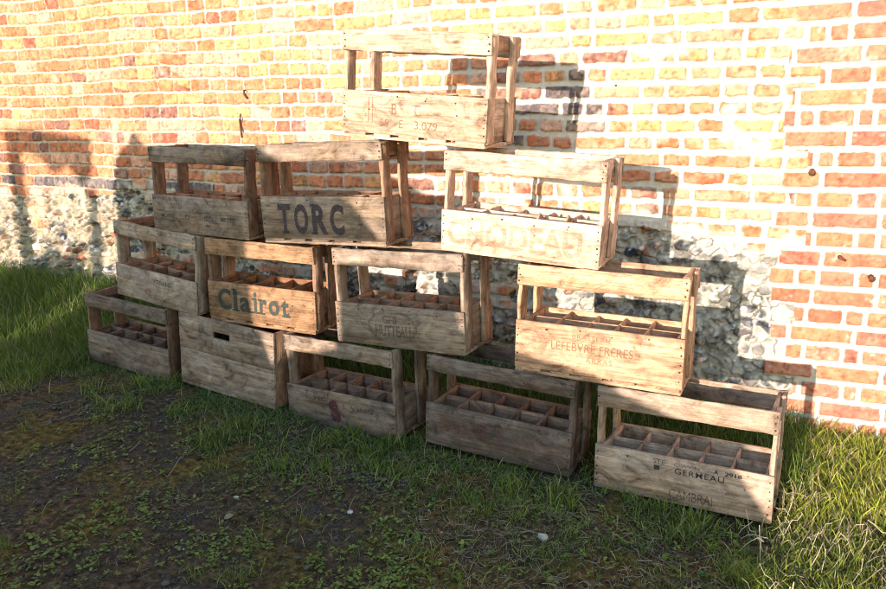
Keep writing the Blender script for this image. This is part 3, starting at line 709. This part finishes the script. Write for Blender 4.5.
def join(parts, name, mat):
    Vs, Qs, Ts, Cs = [], [], [], []; b0 = 0
    for V, Q, T, c in parts:
        Vs.append(V); Qs.append(Q + b0); Ts.append(T + b0); Cs.append(c); b0 += len(V)
    V = np.concatenate(Vs); c = np.concatenate(Cs); c = np.clip(np.concatenate([c, np.ones((len(c), 1))], 1), 0, 1)
    F = [a for a in (np.concatenate(Qs), np.concatenate(Ts)) if len(a)]
    return mesh_from(name, V, F, mat, None, {'Col': ('FLOAT_COLOR', c)})

def gcolour(n, x, y, warm=0.):
    a = np.array([.045, .095, .018]) + np.array([.03, .03, 0]) * warm; b_ = np.array([.17, .23, .045]) + np.array([.26, .22, .01]) * warm; s = np.array([.36, .30, .17]) + np.array([.1, .08, .04]) * warm
    t = np.clip(RNG.random(n) ** 1.3 * .95 + .35 * fbm(x, y, 3, 2, 401) + warm * .4, 0, 1)[:, None]
    c = a * (1 - t) + b_ * t
    dry = RNG.random(n) < (.09 + .18 * warm); c[dry] = s * RNG.uniform(.6, 1.1, (dry.sum(), 1))
    return c * RNG.uniform(.75, 1.2, (n, 1))
parts = []
def lay(n, reg, dens, h0, h1, wid, lean, warm=0., clump=None, bias=(0, 0)):
    x, y = scatter(n, *reg, dens, clump); k = len(x)
    parts.append(blades(x, y, RNG.uniform(h0, h1, k) * RNG.uniform(.7, 1.05, k), RNG.uniform(.7, 1.2, k) * wid, RNG.uniform(.15, 1, k) * lean, gcolour(k, x, y, warm), bias))
# long bank grass at the foot of the wall, left
lay(26000, (-5.2, -2.35, -.55, -.01), lambda x, y: sstep(-.6, -.25, y + .08 * fbm(x, y, 5, 2, 411)), .08, .17, .0034, .7, .1)
lay(20000, (-5.2, -2.75, -1.0, -.2), lambda x, y: sstep(-1.05, -.7, y + .1 * fbm(x, y, 4, 2, 412)) * .9, .05, .12, .0032, .8, .1)
# behind the crates
lay(24000, (-2.6, .1, -.50, -.01), lambda x, y: np.ones_like(x), .07, .16, .0032, .6)
# around and in front of the crates
lay(64000, (-3.2, .3, -1.25, -.40), lambda x, y: green(x, y) ** 1.5, .014, .038, .0026, 1.2, .12, (420, .035))
lay(6500, (-2.9, .2, -1.05, -.55), lambda x, y: green(x, y), .03, .080, .0036, 1.1, .25, (46, .026))
# foreground patches
lay(60000, (-3.2, .6, -2.0, -.95), lambda x, y: green(x, y) ** 1.3 * .8, .014, .042, .0021, 1.1, .05, (520, .035))
lay(3800, (-3.2, .6, -2.0, -.95), lambda x, y: .45 + .5 * green(x, y), .03, .08, .0022, 1.1, .3, (48, .022))
# right hand corner, dry yellow grass with sunlit brightness put into its colour
lay(34000, (-.02, 1.3, -1.5, -.01), lambda x, y: .25 + .7 * sstep(-.2, .25, fbm(x, y, 6, 2, 415)), .018, .065, .0030, 1.0, .8, (260, .04))
lay(9000, (.05, 1.3, -.65, -.01), lambda x, y: np.ones_like(x) * .9, .05, .12, .0042, .9, .9, (90, .04))
grass = join(parts, 'grass', M_GRASS); tag(grass, 'green grass growing round the crates and along the wall foot', 'grass', kind='stuff')

def leaves(x, y, size, nleaf, colr):
    """little rosettes of rounded leaves"""
    n = len(x); P = []; base = gz(x, y); Vs = []; Cs = []
    for j in range(nleaf):
        th = RNG.uniform(0, 2 * np.pi, n); r = size * RNG.uniform(.3, 1.0, n); lz = base + size * RNG.uniform(.25, 1.0, n)
        cx, cy = x + np.cos(th) * r, y + np.sin(th) * r; s = size * RNG.uniform(.32, .55, n)
        t = np.stack([np.cos(th), np.sin(th), RNG.uniform(-.35, .5, n)], 1); sd = np.stack([-np.sin(th), np.cos(th), RNG.uniform(-.3, .3, n)], 1)
        c0 = np.stack([cx, cy, lz], 1); S = s[:, None]
        ring = [(-1, 0), (-.45, .55), (.35, .62), (1, 0), (.35, -.62), (-.45, -.55)]
        V = np.stack([c0 + t * S * u + sd * S * v + np.array([0, 0, 1]) * S * (-.25 * abs(v)) for u, v in ring], 1)
        Vs.append(V.reshape(-1, 3)); Cs.append(np.repeat(colr * RNG.uniform(.7, 1.25, (n, 1)), 6, 0))
    V = np.concatenate(Vs); b0 = (np.arange(n * nleaf) * 6)[:, None]
    Q = np.concatenate([b0 + np.array([0, 1, 4, 5])[[0, 3, 2, 1]], b0 + np.array([1, 2, 3, 4])[[0, 3, 2, 1]]])
    return V, Q, np.zeros((0, 3), int), np.concatenate(Cs)
lp = []
def weeds(n, reg, dens, size, nl, c0, clump=None):
    x, y = scatter(n, *reg, dens, clump); c = np.array(c0) * RNG.uniform(.8, 1.2, (len(x), 1)); lp.append(leaves(x, y, RNG.uniform(.6, 1.3, len(x)) * size, nl, c))
weeds(5200, (-2.3, .6, -2.0, -.85), lambda x, y: .25 + .75 * sstep(-.1, .4, fbm(x, y, 3.5, 2, 421)) * sstep(-2.3, -1.2, x), .0115, 6, (.15, .20, .05), (230, .05))
weeds(1800, (-3.2, -1.0, -2.0, -.8), lambda x, y: np.full_like(x, .8), .008, 5, (.10, .12, .035), (50, .05))
weeds(700, (-2.8, .2, -1.1, -.6), lambda x, y: green(x, y), .013, 6, (.05, .11, .03), (70, .04))
weeds(3400, (.02, 1.1, -.5, -.02), lambda x, y: np.ones_like(x), .021, 7, (.22, .29, .05), (90, .06))
wl = join(lp, 'ground_weeds', M_LEAF); tag(wl, 'small round-leaved weeds creeping over the bare soil', 'weeds', kind='stuff')

def sticks(x, y, ln, wd, col, up=.0):
    n = len(x); th = RNG.uniform(0, np.pi, n); z = gz(x, y) + .004 + RNG.uniform(0, .006, n)
    k = 5; V = np.zeros((n, k * 3, 3)); curve = RNG.normal(0, .13, n)
    for i in range(k):
        t = i / (k - 1) - .5; a = th + curve * t * 2; px = x + np.cos(a) * ln * t; py = y + np.sin(a) * ln * t
        pz = gz(px, py) + .0035 + (.004 + up * ln) * RNG.random(n) + up * ln * (t + .5)
        nx_, ny_ = -np.sin(a) * wd / 2, np.cos(a) * wd / 2
        V[:, i * 3] = np.stack([px - nx_, py - ny_, pz - wd * .3], 1); V[:, i * 3 + 1] = np.stack([px, py, pz + wd * .45], 1); V[:, i * 3 + 2] = np.stack([px + nx_, py + ny_, pz - wd * .3], 1)
    b0 = (np.arange(n) * k * 3)[:, None]; Q = []
    for i in range(k - 1):
        for j in (0, 1): Q.append(b0 + np.array([i * 3 + j, i * 3 + j + 3, i * 3 + j + 4, i * 3 + j + 1])[::-1])
    return V.reshape(-1, 3), np.concatenate(Q), np.zeros((0, 3), int), np.repeat(col, k * 3, 0)
sp_ = []
def straw(n, reg, dens, l0, l1, w, up=0., c0=(.22, .175, .125), clump=None):
    x, y = scatter(n, *reg, dens, clump); k = len(x)
    col = np.array(c0) * RNG.uniform(.35, 1.25, (k, 1)); sp_.append(sticks(x, y, RNG.uniform(l0, l1, k), RNG.uniform(.6, 1.3, k) * w, col, up))
straw(3600, (-3.2, .7, -2.0, -.7), lambda x, y: .2 + .8 * sstep(0, .4, fbm(x, y, 4, 3, 431)),   .010, .035, .0013, clump=(170, .05))
straw(9000, (-3.0, .3, -1.2, -.6), lambda x, y: green(x, y) * .8, .008, .028, .0014, .08, (.24, .185, .12))
straw(700, (-.9, .5, -1.3, -.75), lambda x, y: .3 + .7 * sstep(0, .3, fbm(x, y, 5, 3, 432)), .02, .06, .0017, .04)
straw(420, (-.02, .7, -1.3, -.3), lambda x, y: np.ones_like(x), .03, .08, .0020, .55, (.42, .34, .22), (30, .04))
for cx_, cy_, rr_, nn_ in ((-1.33, -.98, .16, 1500), (-.98, -.90, .10, 700), (-.52, -1.22, .20, 1500), (-.45, -.95, .12, 900), (-1.62, -1.32, .12, 500), (-2.35, -1.0, .10, 350), (-.12, -1.12, .14, 900), (-.78, -1.10, .10, 450)):
    straw(nn_, (cx_ - rr_ * 2.2, cx_ + rr_ * 2.2, cy_ - rr_ * 1.7, cy_ + rr_ * 1.7), lambda x, y: np.exp(-(((x - cx_) / (rr_ * 1.4)) ** 2 + ((y - cy_) / (rr_ * .7)) ** 2)) * .8, .008, .045, .0011, .10, (.25, .20, .155))
straw(1300, (0, .8, -1.4, -.3), lambda x, y: sstep(-.1, .3, fbm(x, y, 6, 2, 433)), .015, .045, .0014, .4, (.36, .27, .16))
straw(14, (-2.8, .3, -1.9, -.75), lambda x, y: np.ones_like(x), .07, .17, .0035, .02, (.20, .16, .125))
so = join(sp_, 'dry_straw', M_STRAW); tag(so, 'dead stalks and straw lying on the soil and grass', 'straw', kind='stuff')

def rocks(x, y, r, col, sink=.35):
    ico = np.array([(0, 0, 1), (.89, 0, .45), (.28, .85, .45), (-.72, .53, .45), (-.72, -.53, .45), (.28, -.85, .45), (.72, .53, -.45), (-.28, .85, -.45), (-.89, 0, -.45), (-.28, -.85, -.45), (.72, -.53, -.45), (0, 0, -1)])
    tri = np.array([(0, 1, 2), (0, 2, 3), (0, 3, 4), (0, 4, 5), (0, 5, 1), (1, 6, 2), (2, 7, 3), (3, 8, 4), (4, 9, 5), (5, 10, 1), (6, 7, 2), (7, 8, 3), (8, 9, 4), (9, 10, 5), (10, 6, 1), (11, 7, 6), (11, 8, 7), (11, 9, 8), (11, 10, 9), (11, 6, 10)])
    n = len(x); z = gz(x, y); V = ico[None] * RNG.uniform(.7, 1.15, (n, 12, 1)) * r[:, None, None] * np.stack([RNG.uniform(.7, 1.4, n), RNG.uniform(.7, 1.3, n), RNG.uniform(.45, .8, n)], 1)[:, None]
    V = V + np.stack([x, y, z + r * sink], 1)[:, None]
    T = (np.arange(n) * 12)[:, None, None] + tri[None]
    return V.reshape(-1, 3), np.zeros((0, 4), int), T.reshape(-1, 3), np.repeat(col, 12, 0)
x, y = scatter(16000, -3.3, .6, -2.05, -.75, lambda x, y: (1 - green(x, y)) * (.35 + .65 * sstep(-.2, .4, fbm(x, y, 3, 2, 441))))
k = len(x); cc = np.array([.055, .046, .040]) * RNG.uniform(.4, 1.8, (k, 1)); wh = RNG.random(k) < .018; cc[wh] = np.array([.42, .40, .38]) * RNG.uniform(.6, 1.1, (wh.sum(), 1))
rr = RNG.gamma(2.2, .0011, k) + .0012
pe = join([rocks(x, y, rr, cc)], 'gravel', M_PEBBLE); tag(pe, 'dark grit and small pebbles scattered on the soil', 'gravel', kind='stuff')

# the one pale stone lying in the grass
def stone(x, y, r, col, seed):
    R = np.random.default_rng(seed); n1_, n2_ = 14, 9; V = []; 
    for i in range(n2_):
        ph = math.pi * i / (n2_ - 1)
        for j in range(n1_):
            th = 2 * math.pi * j / n1_; d = np.array([math.sin(ph) * math.cos(th), math.sin(ph) * math.sin(th), math.cos(ph)])
            k = 1 + .22 * math.sin(3 * d[0] + 5 * d[1] + seed) + .12 * math.sin(7 * d[2] + 4 * d[0]) + R.normal(0, .03)
            V.append(d * k * r * np.array([1.1, .8, .85]))
    V = np.array(V); F = [(i * n1_ + j, (i + 1) * n1_ + j, (i + 1) * n1_ + (j + 1) % n1_, i * n1_ + (j + 1) % n1_) for i in range(n2_ - 1) for j in range(n1_)]
    c = np.tile(np.array([*col, 1.]), (len(V), 1)); c[:, :3] *= R.uniform(.8, 1.1, (len(V), 1))
    o = mesh_from('stone', V, np.array(F), M_PEBBLE, None, {'Col': ('FLOAT_COLOR', c)}); o.location = (x, y, float(gz(x, y)) + r * .6); return o
tag(stone(-.535, -1.065, .0125, (.42, .38, .35), 3), 'pale angular stone lying in the grass in front of the dark crate', 'stone')

# fallen leaves
def leaf(x, y, s, col, a, label):
    V = []; n = 9
    for i in range(n):
        t = i / (n - 1); w = math.sin(math.pi * t ** .8) * .38 * s + 1e-4
        for v in (-1, 0, 1): V.append(((t - .5) * s, v * w, .006 + .15 * s * abs(v) * .6 + .12 * s * math.sin(3 * t)))
    F = [(i * 3 + j, i * 3 + j + 3, i * 3 + j + 4, i * 3 + j + 1)[::-1] for i in range(n - 1) for j in (0, 1)]
    V = np.array(V); c = np.tile(np.array([*col, 1.]), (len(V), 1))
    o = mesh_from('fallen_leaf', V, np.array(F), M_LEAF, None, {'Col': ('FLOAT_COLOR', c)}, smooth=True)
    o.location = (x, y, float(gz(x, y)) + .006); o.rotation_euler = (.1, -.15, a); return tag(o, label, 'leaf')
leaf(-3.02, -.74, .045, (.62, .33, .06), .4, 'bright orange fallen leaf in the grass left of the leftmost crate')
leaf(-1.36, -1.33, .030, (.24, .22, .15), 1.0, 'dull grey-green fallen leaf on the bare soil near the bottom of the picture')

# ------------------------------------------------------------------ unseen cutouts added behind the camera, outlines shaped to throw the shade
def back(pts, Y, Yref=-3.4):
    return [(x + SUN[0] * (Y - Yref), z + SUN[1] * (Y - Yref)) for x, z in pts]
def sheet(name, pts, Y, t, mat, parent=None):
    P = back(pts, Y); n = len(P)
    V = np.array([(x, Y - t / 2, z) for x, z in P] + [(x, Y + t / 2, z) for x, z in P])
    me = bpy.data.meshes.new(name); F = [tuple(range(n)), tuple(range(2 * n - 1, n - 1, -1))] + [(i, n + i, n + (i + 1) % n, (i + 1) % n) for i in range(n)]
    me.from_pydata([tuple(v) for v in V], [], F); me.update(); me.materials.append(mat)
    a = me.attributes.new('gc', 'FLOAT_VECTOR', 'POINT'); a.data.foreach_set('vector', V[:, [0, 2, 1]].astype(np.float32).ravel())
    o = bpy.data.objects.new(name, me); C.objects.link(o)
    if parent: o.parent = parent
    return o
lowp = [(-3.68, -.2), (-.33, -.2), (-.36, .29), (-.40, .36), (-.47, .456), (-.57, .54), (-.69, .60), (-.80, .632), (-.89, .682), (-1.14, .73), (-1.33, .775), (-1.36, .90), (-1.46, .965), (-1.80, .965), (-1.81, .66), (-2.05, .60), (-2.11, .56), (-2.16, .68), (-2.225, .70), (-2.235, 1.02), (-1.66, 1.045), (-1.765, 1.172), (-1.90, 1.235), (-2.06, 1.31), (-2.155, 1.365), (-2.4, 1.40), (-3.0, 1.41), (-3.42, 1.43), (-3.49, 1.50), (-3.54, 1.43), (-3.62, 1.38), (-3.67, 1.2), (-3.68, .8)]  # outline of the added sheet, cut to give the wanted shade edge
s1 = sheet('shade_cutout', lowp, -3.55, .02, w_B1); tag(s1, 'unseen cut-out sheet added behind the camera to shade the crates', 'shade caster')
fr = empty('shade_cutouts_left', (0, 0, 0)); tag(fr, 'unseen cut-out sheets added behind the camera to shade the left of the wall', 'frame')
YF = -5.2  # posts, rail and board below are added only to cast shade
sheet('post', [(-4.47, -.3), (-4.36, -.3), (-4.34, 1.52), (-4.46, 1.52)], YF, .05, w_B1, fr)
sheet('top_rail', [(-4.34, 1.40), (-4.2, 1.37), (-4.1, 1.28), (-3.98, 1.33), (-3.89, 1.22), (-3.80, 1.30), (-3.80, 1.47), (-4.05, 1.50), (-4.34, 1.53)], YF, .05, w_B1, fr)
sheet('post', [(-3.95, -.3), (-3.795, -.3), (-3.80, .9), (-3.79, 1.21), (-3.88, 1.21), (-3.86, 1.1), (-3.90, .9)], YF, .05, w_B1, fr)
sheet('lower_shade_sheet', [(-4.35, -.3), (-3.96, -.3), (-3.96, .92), (-4.1, .84), (-4.2, .90), (-4.35, .80)], YF, .05, w_B1, fr)

# ------------------------------------------------------------------ light, sky, camera
d = Vector((SUN[0], 1, SUN[1])).normalized()
el = math.asin(-d.z); az = math.atan2(-d.x, -d.y)      # direction towards the sun, measured from +y, clockwise
sl = bpy.data.lights.new('sun', 'SUN'); sl.energy = 2.4; sl.angle = math.radians(.55); sl.color = (1.0, .86, .72)
so_ = bpy.data.objects.new('sun', sl); C.objects.link(so_); so_.rotation_euler = d.to_track_quat('-Z', 'Y').to_euler(); so_.location = (0, -6, 4)
w = bpy.data.worlds.new('World'); scene.world = w; w.use_nodes = True; nt = w.node_tree
bg = nt.nodes['Background']; sk = nt.nodes.new('ShaderNodeTexSky'); sk.sky_type = 'NISHITA'; sk.sun_disc = False
sk.sun_elevation = el; sk.sun_rotation = az; sk.air_density = 1.0; sk.dust_density = .08; sk.ozone_density = .8
nt.links.new(sk.outputs[0], bg.inputs[0]); bg.inputs[1].default_value = .15

cam = bpy.data.cameras.new('Camera'); co_ = bpy.data.objects.new('Camera', cam); C.objects.link(co_)
cam.sensor_width = 36; cam.lens = CAM[0] * 1000 / 886 * 36; cam.clip_end = 300; cam.clip_start = .02
co_.matrix_world = Matrix.Translation(CAM[4:7]) @ Matrix.Rotation(CAM[3], 4, 'Z') @ Matrix.Rotation(math.pi / 2 - CAM[1], 4, 'X') @ Matrix.Rotation(CAM[2], 4, 'Z')
scene.camera = co_
scene.cycles.filter_width = 1.05
scene.render.resolution_x = 1024; scene.render.resolution_y = 681
vs = scene.view_settings; vs.view_transform = 'Standard'; vs.look = 'None'; vs.gamma = 1; vs.exposure = 2.14; vs.use_curve_mapping = False
